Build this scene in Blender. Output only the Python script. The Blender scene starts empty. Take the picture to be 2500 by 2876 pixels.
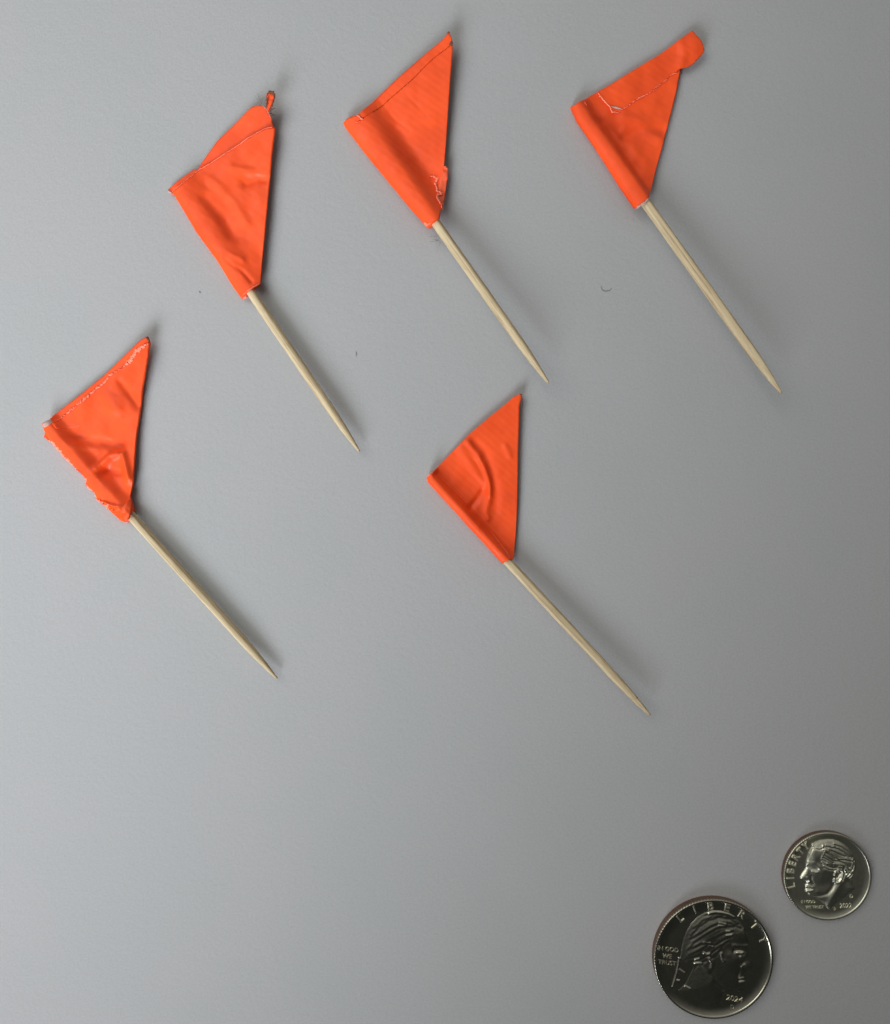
import bpy, math, random
import numpy as np
from mathutils import Vector

# ------------------------------------------------------------------ camera, world, lights
scene = bpy.context.scene
C = scene.collection
MM = 0.001
H = 150.0            # camera height above the paper (mm)
F = 2059.0           # focal length in photo pixels (photo is 2500 x 2876)

cam_d = bpy.data.cameras.new("camera")
cam_d.sensor_fit = 'HORIZONTAL'
cam_d.sensor_width = 36.0
cam_d.lens = 36.0 * F / 2500.0
cam_d.clip_start = 0.005
cam_d.clip_end = 20.0
cam = bpy.data.objects.new("camera", cam_d)
cam.location = (0, 0, H * MM)
cam.rotation_euler = (0, 0, 0)
C.objects.link(cam)
scene.camera = cam

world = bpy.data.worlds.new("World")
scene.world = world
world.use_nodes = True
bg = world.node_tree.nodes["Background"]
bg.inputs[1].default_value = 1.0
# invented surroundings: bright towards +Y to soften shadows, dark towards -Y for the coins
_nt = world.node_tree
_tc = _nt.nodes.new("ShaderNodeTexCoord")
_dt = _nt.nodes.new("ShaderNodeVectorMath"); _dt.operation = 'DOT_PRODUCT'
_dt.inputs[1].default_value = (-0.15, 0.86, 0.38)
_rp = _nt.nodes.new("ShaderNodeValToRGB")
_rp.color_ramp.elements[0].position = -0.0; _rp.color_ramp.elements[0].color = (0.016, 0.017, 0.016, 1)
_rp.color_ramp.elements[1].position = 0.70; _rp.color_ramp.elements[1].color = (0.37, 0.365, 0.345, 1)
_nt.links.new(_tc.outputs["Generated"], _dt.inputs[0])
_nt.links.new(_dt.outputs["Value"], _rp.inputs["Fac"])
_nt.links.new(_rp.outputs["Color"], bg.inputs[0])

def area(name, loc, target, size, size_y, power, color, spread=180):
    d = bpy.data.lights.new(name, 'AREA')
    d.shape = 'RECTANGLE'
    d.size = size; d.size_y = size_y
    d.energy = power; d.color = color
    d.spread = math.radians(spread)
    o = bpy.data.objects.new(name, d)
    o.location = loc
    v = Vector(target) - Vector(loc)
    o.rotation_euler = v.to_track_quat('-Z', 'Y').to_euler()
    C.objects.link(o)
    return o

# the window beyond the lower left of the picture, and an added fill lamp at the upper left
area("window_light", (-0.2086, -0.298, 0.21), (-0.10, 0.10, 0.0), 0.252, 0.20, 0.345, (0.92, 0.975, 1.03), 55)
area("fill_light", (-0.3767, 0.2175, 0.483), (0.0, 0.0, 0.0), 0.55, 0.44, 1.25, (1.0, 1.0, 0.93), 150)

scene.view_settings.view_transform = 'Standard'
scene.view_settings.look = 'None'
scene.view_settings.exposure = 0.12
scene.view_settings.gamma = 1.0
scene.view_settings.use_curve_mapping = False
scene.render.engine = 'CYCLES'
scene.cycles.max_bounces = 8
scene.cycles.diffuse_bounces = 5

# ------------------------------------------------------------------ helpers
def W(px, py, z=0.0):
    """photo pixel at height z (mm) -> mm position on the table"""
    k = (H - z) / F
    return ((px - 1250.0) * k, -(py - 1438.0) * k)

def reg(ox, oy, s, pts):
    return [(ox + x * s, oy + y * s) for x, y in pts]

def resample(pts, n, tt=None):
    p = np.array(pts, float)
    d = np.r_[0, np.cumsum(np.hypot(*np.diff(p, axis=0).T))]
    t = np.linspace(0, 1, n) if tt is None else np.asarray(tt)
    t = t * d[-1]
    return np.c_[np.interp(t, d, p[:, 0]), np.interp(t, d, p[:, 1])]

def dist_poly(X, Y, pts):
    """distance of points to a polyline"""
    best = np.full(X.shape, 1e9)
    for (ax, ay), (bx, by) in zip(pts[:-1], pts[1:]):
        vx, vy = bx - ax, by - ay
        L = vx * vx + vy * vy + 1e-12
        t = np.clip(((X - ax) * vx + (Y - ay) * vy) / L, 0, 1)
        best = np.minimum(best, np.hypot(X - ax - t * vx, Y - ay - t * vy))
    return best

def inside(X, Y, pts):
    r = np.zeros(X.shape, bool)
    n = len(pts)
    for i in range(n):
        x1, y1 = pts[i]; x2, y2 = pts[(i + 1) % n]
        c = ((y1 > Y) != (y2 > Y)) & (X < (x2 - x1) * (Y - y1) / (y2 - y1 + 1e-12) + x1)
        r ^= c
    return r

def mesh_obj(name, verts, faces, mats, parent=None, smooth=True, fmat=None):
    me = bpy.data.meshes.new(name)
    me.from_pydata([(float(x) * MM, float(y) * MM, float(z) * MM) for x, y, z in verts], [], faces)
    for m in (mats if isinstance(mats, (list, tuple)) else [mats]):
        me.materials.append(m)
    if fmat is not None:
        me.polygons.foreach_set("material_index", fmat)
    me.polygons.foreach_set("use_smooth", [smooth] * len(me.polygons))
    me.update()
    o = bpy.data.objects.new(name, me)
    C.objects.link(o)
    if parent is not None:
        o.parent = parent
        root = parent
        off = Vector((0, 0, 0))
        while root is not None:
            off += root.location
            root = root.parent
        me.transform(__import__('mathutils').Matrix.Translation(-off))
    return o

def thing(name, label, cat, loc, group=None):
    o = bpy.data.objects.new(name, None)
    o.empty_display_size = 0.005
    C.objects.link(o)
    o.location = (loc[0] * MM, loc[1] * MM, 0)
    o["label"] = label; o["category"] = cat
    if group:
        o["group"] = group
    return o

# value noise used to crumple geometry
def vnoise(X, Y, scale, seed):
    rng = np.random.RandomState(seed)
    G = rng.rand(64, 64)
    x = X / scale; y = Y / scale
    xi = np.floor(x).astype(int); yi = np.floor(y).astype(int)
    fx = x - xi; fy = y - yi
    fx = fx * fx * (3 - 2 * fx); fy = fy * fy * (3 - 2 * fy)
    g = lambda a, b: G[a % 64, b % 64]
    return ((g(xi, yi) * (1 - fx) + g(xi + 1, yi) * fx) * (1 - fy) +
            (g(xi, yi + 1) * (1 - fx) + g(xi + 1, yi + 1) * fx) * fy) - 0.5

# ------------------------------------------------------------------ materials
def mat(name, base, rough=0.5, metal=0.0, spec=0.5):
    m = bpy.data.materials.new(name)
    m.use_nodes = True
    b = m.node_tree.nodes["Principled BSDF"]
    b.inputs["Base Color"].default_value = (*base, 1)
    b.inputs["Roughness"].default_value = rough
    b.inputs["Metallic"].default_value = metal
    b.inputs["Specular IOR Level"].default_value = spec
    return m, m.node_tree, b

def node(nt, t, **kw):
    n = nt.nodes.new(t)
    for k, v in kw.items():
        if k in n.inputs:
            n.inputs[k].default_value = v
        else:
            setattr(n, k, v)
    return n

def ramp(nt, stops):
    r = nt.nodes.new("ShaderNodeValToRGB")
    while len(r.color_ramp.elements) > 1:
        r.color_ramp.elements.remove(r.color_ramp.elements[-1])
    for i, (p, c) in enumerate(stops):
        e = r.color_ramp.elements[0] if i == 0 else r.color_ramp.elements.new(p)
        e.position = p
        e.color = (*c, 1)
    return r

# paper
M_paper, nt, b = mat("white_paper", (0.42, 0.42, 0.42), 0.75, 0, 0.25)
tc = node(nt, "ShaderNodeTexCoord")
n1 = node(nt, "ShaderNodeTexNoise", Scale=30.0, Detail=4.0, Roughness=0.6)
n2 = node(nt, "ShaderNodeTexNoise", Scale=1100.0, Detail=5.0, Roughness=0.65)
n3 = node(nt, "ShaderNodeTexNoise", Scale=420.0, Detail=3.0, Roughness=0.6)
n4 = node(nt, "ShaderNodeTexNoise", Scale=2600.0, Detail=2.0, Roughness=0.5)
for n in (n1, n2, n3, n4):
    nt.links.new(tc.outputs["Object"], n.inputs["Vector"])
r1 = ramp(nt, [(0.3, (0.408, 0.416, 0.422)), (0.7, (0.426, 0.419, 0.431))])
nt.links.new(n1.outputs["Fac"], r1.inputs["Fac"])
r4 = ramp(nt, [(0.25, (0.87, 0.87, 0.87)), (0.75, (1.0, 1.0, 1.0))])
nt.links.new(n4.outputs["Fac"], r4.inputs["Fac"])
mx = node(nt, "ShaderNodeMixRGB", blend_type='MULTIPLY')
mx.inputs[0].default_value = 1.0
nt.links.new(r1.outputs["Color"], mx.inputs[1]); nt.links.new(r4.outputs["Color"], mx.inputs[2])
nt.links.new(mx.outputs["Color"], b.inputs["Base Color"])
ad = node(nt, "ShaderNodeMath", operation='ADD')
nt.links.new(n2.outputs["Fac"], ad.inputs[0]); nt.links.new(n3.outputs["Fac"], ad.inputs[1])
bp = node(nt, "ShaderNodeBump", Strength=0.7, Distance=0.00008)
nt.links.new(ad.outputs[0], bp.inputs["Height"]); nt.links.new(bp.outputs["Normal"], b.inputs["Normal"])

# fluorescent orange cloth-backed tape, with its faint scrim grid turned to each flag's axis
def tape_mat(angle, seed, name="orange_tape", base=(0.98, 0.096, 0.016), rough=0.48, grid=0.5):
    m, nt, b = mat(name, base, rough, 0, 0.28)
    tc = node(nt, "ShaderNodeTexCoord")
    mp = node(nt, "ShaderNodeMapping")
    mp.inputs["Rotation"].default_value = (0, 0, angle)
    mp.inputs["Location"].default_value = (seed * 0.013, seed * 0.007, 0)
    nt.links.new(tc.outputs["Object"], mp.inputs["Vector"])
    w1 = node(nt, "ShaderNodeTexWave", Scale=260.0, Distortion=0.5, Detail=2.0)
    w1.inputs["Detail Scale"].default_value = 0.5
    w2 = node(nt, "ShaderNodeTexWave", Scale=130.0, Distortion=0.7, Detail=2.0, bands_direction='Y')
    w2.inputs["Detail Scale"].default_value = 0.5
    n1 = node(nt, "ShaderNodeTexNoise", Scale=260.0, Detail=4.0, Roughness=0.6)
    n2 = node(nt, "ShaderNodeTexNoise", Scale=90.0, Detail=3.0, Roughness=0.55)
    for n in (w1, w2, n1, n2):
        nt.links.new(mp.outputs["Vector"], n.inputs["Vector"])
    s = node(nt, "ShaderNodeMath", operation='ADD')
    nt.links.new(w1.outputs["Fac"], s.inputs[0]); nt.links.new(w2.outputs["Fac"], s.inputs[1])
    s2 = node(nt, "ShaderNodeMath", operation='MULTIPLY_ADD')
    s2.inputs[1].default_value = grid * 0.27
    nt.links.new(s.outputs[0], s2.inputs[0]); nt.links.new(n1.outputs["Fac"], s2.inputs[2])
    bp = node(nt, "ShaderNodeBump", Strength=0.55, Distance=0.0001)
    nt.links.new(s2.outputs[0], bp.inputs["Height"]); nt.links.new(bp.outputs["Normal"], b.inputs["Normal"])
    lo = tuple(c * f for c, f in zip(base, (0.86, 0.80, 0.8)))
    r = ramp(nt, [(0.3, lo), (0.6, base)])
    nt.links.new(n2.outputs["Fac"], r.inputs["Fac"])
    nt.links.new(r.outputs["Color"], b.inputs["Base Color"])
    n3 = node(nt, "ShaderNodeTexNoise", Scale=600.0, Detail=3.0, Roughness=0.6)
    nt.links.new(mp.outputs["Vector"], n3.inputs["Vector"])
    mr = node(nt, "ShaderNodeMapRange")
    mr.inputs["From Min"].default_value = 0.3; mr.inputs["From Max"].default_value = 0.7
    mr.inputs["To Min"].default_value = rough - 0.12; mr.inputs["To Max"].default_value = rough + 0.14
    nt.links.new(n3.outputs["Fac"], mr.inputs["Value"]); nt.links.new(mr.outputs[0], b.inputs["Roughness"])
    return m

M_edge, nt, b = mat("pale_torn_tape_edge", (1.0, 0.30, 0.17), 0.5)
n = node(nt, "ShaderNodeTexNoise", Scale=1500.0, Detail=2.0)
r = ramp(nt, [(0.38, (1.0, 0.15, 0.06)), (0.68, (1.0, 0.42, 0.29))])
nt.links.new(n.outputs["Fac"], r.inputs["Fac"]); nt.links.new(r.outputs["Color"], b.inputs["Base Color"])
M_white, nt, b = mat("white_tape_backing", (0.5, 0.42, 0.38), 0.7)
n = node(nt, "ShaderNodeTexNoise", Scale=1200.0, Detail=2.0)
r = ramp(nt, [(0.3, (0.55, 0.24, 0.16)), (0.6, (0.47, 0.38, 0.34))])
nt.links.new(n.outputs["Fac"], r.inputs["Fac"]); nt.links.new(r.outputs["Color"], b.inputs["Base Color"])
M_dirt, nt, b = mat("grubby_brown_tip", (0.10, 0.05, 0.035), 0.9)
n = node(nt, "ShaderNodeTexNoise", Scale=1400.0, Detail=2.0)
r = ramp(nt, [(0.4, (0.07, 0.035, 0.025)), (0.65, (0.36, 0.09, 0.03))])
nt.links.new(n.outputs["Fac"], r.inputs["Fac"]); nt.links.new(r.outputs["Color"], b.inputs["Base Color"])
M_lint, nt, b = mat("grey_lint", (0.12, 0.11, 0.10), 0.9)
n = node(nt, "ShaderNodeTexNoise", Scale=900.0)
r = ramp(nt, [(0.3, (0.11, 0.10, 0.09)), (0.7, (0.26, 0.23, 0.20))])
nt.links.new(n.outputs["Fac"], r.inputs["Fac"]); nt.links.new(r.outputs["Color"], b.inputs["Base Color"])

# birch wood; stick meshes are built along local X
M_wood, nt, b = mat("birch_wood", (0.66, 0.55, 0.36), 0.6, 0, 0.3)
tc = node(nt, "ShaderNodeTexCoord")
mp = node(nt, "ShaderNodeMapping")
mp.inputs["Scale"].default_value = (70, 2600, 2600)
nt.links.new(tc.outputs["Object"], mp.inputs["Vector"])
ng = node(nt, "ShaderNodeTexNoise", Scale=1.0, Detail=4.0, Roughness=0.65)
nt.links.new(mp.outputs["Vector"], ng.inputs["Vector"])
rg = ramp(nt, [(0.30, (0.29, 0.20, 0.105)), (0.5, (0.565, 0.445, 0.275)), (0.75, (0.68, 0.57, 0.395))])
nt.links.new(ng.outputs["Fac"], rg.inputs["Fac"])
mp2 = node(nt, "ShaderNodeMapping")
mp2.inputs["Scale"].default_value = (260, 900, 900)
nt.links.new(tc.outputs["Object"], mp2.inputs["Vector"])
nk = node(nt, "ShaderNodeTexNoise", Scale=1.0, Detail=1.0)
nt.links.new(mp2.outputs["Vector"], nk.inputs["Vector"])
rk = ramp(nt, [(0.20, (0.35, 0.28, 0.22)), (0.27, (1, 1, 1))])
nt.links.new(nk.outputs["Fac"], rk.inputs["Fac"])
mx = node(nt, "ShaderNodeMixRGB", blend_type='MULTIPLY')
mx.inputs[0].default_value = 1.0
nt.links.new(rg.outputs["Color"], mx.inputs[1]); nt.links.new(rk.outputs["Color"], mx.inputs[2])
nt.links.new(mx.outputs["Color"], b.inputs["Base Color"])
bp = node(nt, "ShaderNodeBump", Strength=0.6, Distance=0.00008)
nt.links.new(ng.outputs["Fac"], bp.inputs["Height"]); nt.links.new(bp.outputs["Normal"], b.inputs["Normal"])

def metal_mat(name, base, rough, bump=0.25):
    m, nt, b = mat(name, base, rough, 1.0)
    n = node(nt, "ShaderNodeTexNoise", Scale=900.0, Detail=4.0, Roughness=0.6)
    tc = node(nt, "ShaderNodeTexCoord")
    nt.links.new(tc.outputs["Object"], n.inputs["Vector"])
    r = ramp(nt, [(0.3, tuple(c * 0.82 for c in base)), (0.7, base)])
    nt.links.new(n.outputs["Fac"], r.inputs["Fac"]); nt.links.new(r.outputs["Color"], b.inputs["Base Color"])
    bp = node(nt, "ShaderNodeBump", Strength=bump, Distance=0.00004)
    nt.links.new(n.outputs["Fac"], bp.inputs["Height"]); nt.links.new(bp.outputs["Normal"], b.inputs["Normal"])
    return m
M_nickel = metal_mat("nickel_silver", (0.66, 0.65, 0.53), 0.36)
M_nickel_dark = metal_mat("bright_cupronickel", (0.56, 0.54, 0.44), 0.25, 0.12)
M_letter = metal_mat("lightened_letter_nickel", (0.86, 0.84, 0.70), 0.5)  # base lightened to stand for light caught on the letter edges
M_letter_dark = metal_mat("lightened_letter_cupronickel", (0.66, 0.63, 0.52), 0.38)  # larger coin's letters, edge glints likewise put into a paler base
M_copper = metal_mat("copper_core", (0.33, 0.21, 0.15), 0.42)

# ------------------------------------------------------------------ the paper
def build_paper():
    S = 900.0
    v = [(-S, -S, 0), (S, -S, 0), (S, S, 0), (-S, S, 0)]
    o = mesh_obj("paper_surface", v, [(0, 1, 2, 3)], M_paper, smooth=False)
    o["kind"] = "structure"
    o["label"] = "smooth white paper lying under the flags and coins"
build_paper()

# ------------------------------------------------------------------ toothpicks
def build_stick(parent, p0, p1, r, seed, tip_len=11.0, tip_r=0.22, bow=0.0, chew=0.0):
    """round toothpick from p0 (x,y,z mm) to the pointed tip p1"""
    rng = random.Random(seed)
    a, e = Vector(p0), Vector(p1)
    L = (e - a).length
    ns, nr = 150, 28
    verts, faces = [], []
    for i in range(ns + 1):
        x = L * i / ns
        rr = r * (0.93 + 0.07 * math.sin(math.pi * min(1, x / L * 1.05)))
        dt = (L - x) / tip_len
        if dt < 1:
            rr = tip_r + (rr - tip_r) * (math.sin(dt * math.pi / 2) ** 0.92)
        ph = vnoise(np.array([x]), np.array([seed * 3.1]), 4.0, seed)[0] * 0.05 * r
        by = bow * math.sin(math.pi * x / L)
        for j in range(nr):
            t = 2 * math.pi * j / nr
            f = 1 + 0.035 * math.cos(3 * t + seed) + 0.03 * math.cos(5 * t + 1.7 * seed)
            q = vnoise(np.array([x * 1.0 + 50]), np.array([t * 2.5 + seed]), 1.1, seed + 5)[0] * 0.05
            if dt < 0.5 and chew:
                q += chew * (rng.random() - 0.5)
            verts.append((x, (rr * (f + q)) * math.cos(t) + by, (rr * (f + q)) * math.sin(t) + ph))
    for i in range(ns):
        for j in range(nr):
            k = (j + 1) % nr
            faces.append((i * nr + j, i * nr + k, (i + 1) * nr + k, (i + 1) * nr + j))
    faces.append(tuple(range(nr))[::-1])
    faces.append(tuple(ns * nr + j for j in range(nr)))
    o = mesh_obj("toothpick", verts, faces, M_wood)
    o.parent = parent
    o.location = Vector((a.x * MM, a.y * MM, a.z * MM)) - parent.location
    o.rotation_euler = (e - a).to_track_quat('X', 'Z').to_euler()
    return o

# ------------------------------------------------------------------ tape sheets
def coons(top, bottom, left, right, ns, nt_):
    """pixel-space Coons patch; s runs down, t across; left column bunched for the roll"""
    t = np.linspace(0, 1, nt_) ** 1.5
    s = np.linspace(0, 1, ns)
    T = resample(top, nt_, t); B = resample(bottom, nt_, t)
    Lf = resample(left, ns); R = resample(right, ns)
    P = np.zeros((ns, nt_, 2))
    S_, T_ = np.meshgrid(s, t, indexing='ij')
    for c in range(2):
        P[..., c] = ((1 - S_) * T[None, :, c] + S_ * B[None, :, c] + (1 - T_) * Lf[:, None, c] + T_ * R[:, None, c]
                     - ((1 - S_) * (1 - T_) * T[0, c] + (1 - S_) * T_ * T[-1, c]
                        + S_ * (1 - T_) * B[0, c] + S_ * T_ * B[-1, c]))
    return P, S_, T_

def shell(name, X, Y, ZT, ZB, m, parent):
    ns, nn = X.shape
    verts = [(X[i, j], Y[i, j], ZT[i, j]) for i in range(ns) for j in range(nn)]
    verts += [(X[i, j], Y[i, j], ZB[i, j]) for i in range(ns) for j in range(nn)]
    N = ns * nn
    faces = []
    flip = None
    for i in range(ns - 1):
        for j in range(nn - 1):
            a, b_, c, d = i * nn + j, (i + 1) * nn + j, (i + 1) * nn + j + 1, i * nn + j + 1
            faces.append((a, b_, c, d)); faces.append((a + N, d + N, c + N, b_ + N))
    for j in range(nn - 1):
        faces.append((j, j + 1, j + 1 + N, j + N))
        a = (ns - 1) * nn + j
        faces.append((a + 1, a, a + N, a + 1 + N))
    for i in range(ns - 1):
        a, b_ = i * nn, (i + 1) * nn
        faces.append((b_, a, a + N, b_ + N))
        a, b_ = a + nn - 1, b_ + nn - 1
        faces.append((a, b_, b_ + N, a + N))
    return mesh_obj(name, verts, faces, m, parent)

class Flag:
    """height of the tape above the paper: a roll round the stick that runs out into a flat folded sheet"""
    def __init__(s, p0, p1, R, sheet, ridges, seed, skirt=2.2, crump=0.25, tipz=None, rise=0.0, edge=None):
        # p0,p1: stick axis in mm (x,y,z) where the roll starts and where the stick tip is
        s.p0, s.p1, s.R, s.sheet, s.ridges, s.seed, s.skirt, s.crump = p0, p1, R, sheet, ridges, seed, skirt, crump
        s.tipz, s.rise, s.edge = tipz, rise, edge
        d = np.array(p1[:2]) - np.array(p0[:2])
        s.L = np.hypot(*d); s.u = d / s.L; s.n = np.array([-s.u[1], s.u[0]])  # n points to the sheet side (upper right)
        if edge is not None:
            P = np.array(edge, float); z = np.full(len(P), 1.5)
            for _ in range(3):
                X = (P[:, 0] - 1250.0) * (H - z) / F; Y = -(P[:, 1] - 1438.0) * (H - z) / F
                z = s.axis_z(s.local(X, Y)[0])
            ea, ed = s.local(X, Y)
            o = np.argsort(ea)
            s.ea, s.ed = ea[o], ed[o] - 0.03
    def local(s, X, Y):
        dx, dy = X - s.p0[0], Y - s.p0[1]
        return dx * s.u[0] + dy * s.u[1], dx * s.n[0] + dy * s.n[1]
    def axis_z(s, a):
        return s.p0[2] + (s.p1[2] - s.p0[2]) * np.clip(a / s.L, -0.2, 1)
    def from_edge(s, X, Y):
        """distance in from the rolled edge of the tape"""
        a, d = s.local(X, Y)
        return np.maximum(d - np.interp(a, s.ea, s.ed), 0.0)
    def top(s, X, Y):
        a, d = s.local(X, Y)
        e = s.from_edge(X, Y)
        zc = s.axis_z(a)
        R = s.R
        x = np.clip(e / np.maximum(e - d, R * 0.9), 0, 1)
        arc = zc + R * np.sqrt(np.clip(1 - (1 - x) ** 2, 0, 1))
        d0 = np.minimum(d, e - R * 0.8)
        k = np.clip((d0 - R * 0.12) / s.skirt, 0, 1)
        k = k * k * (3 - 2 * k)
        z = arc * (1 - k) + s.sheet(a, d) * k
        if s.tipz is not None:
            q = np.hypot(X - s.tipz[0], Y - s.tipz[1])
            z = z + s.tipz[2] * np.exp(-(q / s.tipz[3]) ** 2)
        w = np.clip((d - R * 0.3) / 2.5, 0, 1)
        for pts, wd, amp in s.ridges:
            q = dist_poly(X, Y, pts)
            z = z + amp * np.exp(-(q / wd) ** 2) * np.clip(w + 0.25, 0, 1)
        z = z + w * s.crump * (vnoise(X, Y, 3.7, s.seed) + 0.5 * vnoise(X + 9, Y, 1.9, s.seed + 1)) \
              + 0.06 * vnoise(X, Y, 1.1, s.seed + 2)
        return np.maximum(z, 0.32)
    def on(s, pts, lift=0.0, surf=None):
        """photo pixels -> mm positions where that ray meets the tape"""
        P = np.array(pts, float)
        z = np.full(len(P), 1.5)
        for _ in range(4):
            X = (P[:, 0] - 1250.0) * (H - z) / F; Y = -(P[:, 1] - 1438.0) * (H - z) / F
            z = (surf or s.top)(X, Y) + lift
        return list(zip(X.tolist(), Y.tolist()))
    def bottom(s, X, Y, thick):
        a, d = s.local(X, Y)
        zc = s.axis_z(a); R = s.R
        zt = s.top(X, Y)
        e = s.from_edge(X, Y)
        x = np.clip(e / np.maximum(e - d, R * 0.9), 0, 1)
        low = zc - R * np.sqrt(np.clip(1 - (1 - x) ** 2, 0, 1))
        k = np.clip((d - R * 0.4) / 2.2, 0, 1); k = k * k * (3 - 2 * k)
        return np.maximum(np.minimum(low * (1 - k) + (zt - thick) * k, zt - 0.05), 0.02)

def world_grid(P, zguess=2.0):
    X = np.zeros(P.shape[:2]); Y = np.zeros(P.shape[:2])
    k = (H - zguess) / F
    X = (P[..., 0] - 1250.0) * k; Y = -(P[..., 1] - 1438.0) * k
    return X, Y

def px2mm(pts, z=1.5):
    return [W(x, y, z) for x, y in pts]

def tape_body(name, fl, top, bottom, left, right, m, parent, lift=0.0, thick=0.45, ns=110, nn=90, edge=0.0):
    P, S_, T_ = coons(top, bottom, left, right, ns, nn)
    X, Y = world_grid(P)
    zt = fl.top(X, Y)
    # perspective: put each point on its ray again at its own height
    X = (P[..., 0] - 1250.0) * (H - zt) / F; Y = -(P[..., 1] - 1438.0) * (H - zt) / F
    zt = fl.top(X, Y) + lift
    zb = fl.bottom(X, Y, thick) if lift == 0 else zt - thick
    return shell(name, X, Y, zt, zb, m, parent)

def poly_layer(name, fl, poly, m, parent, lift, thick=0.12, res=0.22, zadd=None, zfun=None):
    """a flat piece of tape of free outline lying on the flag, triangulated finely and draped"""
    surf = zfun or fl.top
    pts = fl.on(poly, lift, surf)
    import mathutils.geometry as mg
    # fine outline + interior grid, Delaunay
    p = resample(pts + [pts[0]], max(40, int(sum(math.dist(a, b_) for a, b_ in zip(pts, pts[1:])) / res)))[:-1]
    xs = np.arange(p[:, 0].min(), p[:, 0].max(), res * 1.4); ys = np.arange(p[:, 1].min(), p[:, 1].max(), res * 1.4)
    GX, GY = np.meshgrid(xs, ys)
    ins = inside(GX, GY, [tuple(q) for q in p]) & (dist_poly(GX, GY, [tuple(q) for q in p] + [tuple(p[0])]) > res * 0.5)
    co = [Vector(q) for q in p] + [Vector((x, y)) for x, y in zip(GX[ins], GY[ins])]
    n = len(p)
    vo, eo, fo, *_ = mg.delaunay_2d_cdt(co, [(i, (i + 1) % n) for i in range(n)], [list(range(n))], 2, 1e-5)
    X = np.array([v.x for v in vo]); Y = np.array([v.y for v in vo])
    Z = surf(X, Y) + lift
    if zadd is not None:
        Z = Z + zadd(X, Y)
    N = len(vo)
    verts = list(zip(X, Y, Z)) + list(zip(X, Y, Z - thick))
    faces = []
    cnt = {}
    for f in fo:
        f = list(f)
        ar = sum(X[f[i]] * Y[f[(i + 1) % len(f)]] - X[f[(i + 1) % len(f)]] * Y[f[i]] for i in range(len(f)))
        if ar < 0: f = f[::-1]
        faces.append(tuple(f)); faces.append(tuple(v + N for v in f[::-1]))
        for i in range(len(f)):
            cnt[(f[i], f[(i + 1) % len(f)])] = 1
    for (a, b_) in list(cnt):
        if (b_, a) not in cnt:
            faces.append((b_, a, a + N, b_ + N))
    return mesh_obj(name, verts, faces, m, parent)

def ribbon(name, fl, line, width, m, parent, lift=0.2, jag=0.0, side=0.0, seed=1, step=0.16, thick=0.08, wob=0.0, gaps=0.0, arcpow=1.0):
    """a thin torn/cut edge: ribbon along a pixel polyline; jag throws spikes to one side"""
    rng = random.Random(seed)
    pts = fl.on(line, lift)
    L = sum(math.dist(a, b_) for a, b_ in zip(pts, pts[1:]))
    n = max(6, int(L / step))
    p = resample(pts, n)
    tang = np.gradient(p, axis=0); tang /= np.linalg.norm(tang, axis=1)[:, None] + 1e-9
    nor = np.c_[-tang[:, 1], tang[:, 0]]
    verts, faces = [], []
    for i in range(n):
        w0 = width * (0.6 + 0.8 * rng.random())
        end = min(1.0, 4.0 * min(i, n - 1 - i) / n + 0.15)
        j = jag * (rng.random() ** 1.5) * end
        off = wob * (rng.random() - 0.5)
        c = p[i] + nor[i] * off
        q0 = c - nor[i] * (w0 * 0.5 * end + (j if side <= 0 else 0))
        q1 = c + nor[i] * (w0 * 0.5 * end + (j if side >= 0 else 0))
        up = 0.10 * rng.random()
        z0 = float(fl.top(np.array([q0[0]]), np.array([q0[1]]))[0]) + lift
        z1 = float(fl.top(np.array([q1[0]]), np.array([q1[1]]))[0]) + lift
        verts += [(q0[0], q0[1], z0), (c[0], c[1], (z0 + z1) / 2 + thick + up), (q1[0], q1[1], z1),
                  (c[0], c[1], min(z0, z1) - thick)]
    skip = set()
    for i in range(n - 1):
        if gaps and rng.random() < gaps:
            continue
        a, b_ = i * 4, (i + 1) * 4
        for k in range(4):
            kk = (k + 1) % 4
            faces.append((a + k, b_ + k, b_ + kk, a + kk))
    return mesh_obj(name, verts, faces, m, parent, smooth=False)

def fibre(name, pts3, r, m, parent=None):
    """thin tube through 3-D mm points"""
    verts, faces = [], []
    nr = 5
    P = [Vector(p) for p in pts3]
    # densify
    Q = []
    for i in range(len(P) - 1):
        p_1 = P[max(0, i - 1)]; p0 = P[i]; p1 = P[i + 1]; p2 = P[min(len(P) - 1, i + 2)]
        for k in range(6):
            t = k / 6
            Q.append(0.5 * ((2 * p0) + (p1 - p_1) * t + (2 * p_1 - 5 * p0 + 4 * p1 - p2) * t * t + (3 * p0 - p_1 - 3 * p1 + p2) * t ** 3))
    Q.append(P[-1])
    for i, q in enumerate(Q):
        d = (Q[min(i + 1, len(Q) - 1)] - Q[max(0, i - 1)]).normalized()
        s_ = d.cross(Vector((0, 0, 1)))
        s_ = s_.normalized() if s_.length > 1e-6 else Vector((1, 0, 0))
        u_ = s_.cross(d)
        rr = r * (0.5 + 0.5 * math.sin(math.pi * (i + 0.5) / len(Q)))
        for j in range(nr):
            t = 2 * math.pi * j / nr
            verts.append(q + s_ * rr * math.cos(t) + u_ * rr * math.sin(t))
    for i in range(len(Q) - 1):
        for j in range(nr):
            k = (j + 1) % nr
            faces.append((i * nr + j, i * nr + k, (i + 1) * nr + k, (i + 1) * nr + j))
    return [tuple(v) for v in verts], faces

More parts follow.
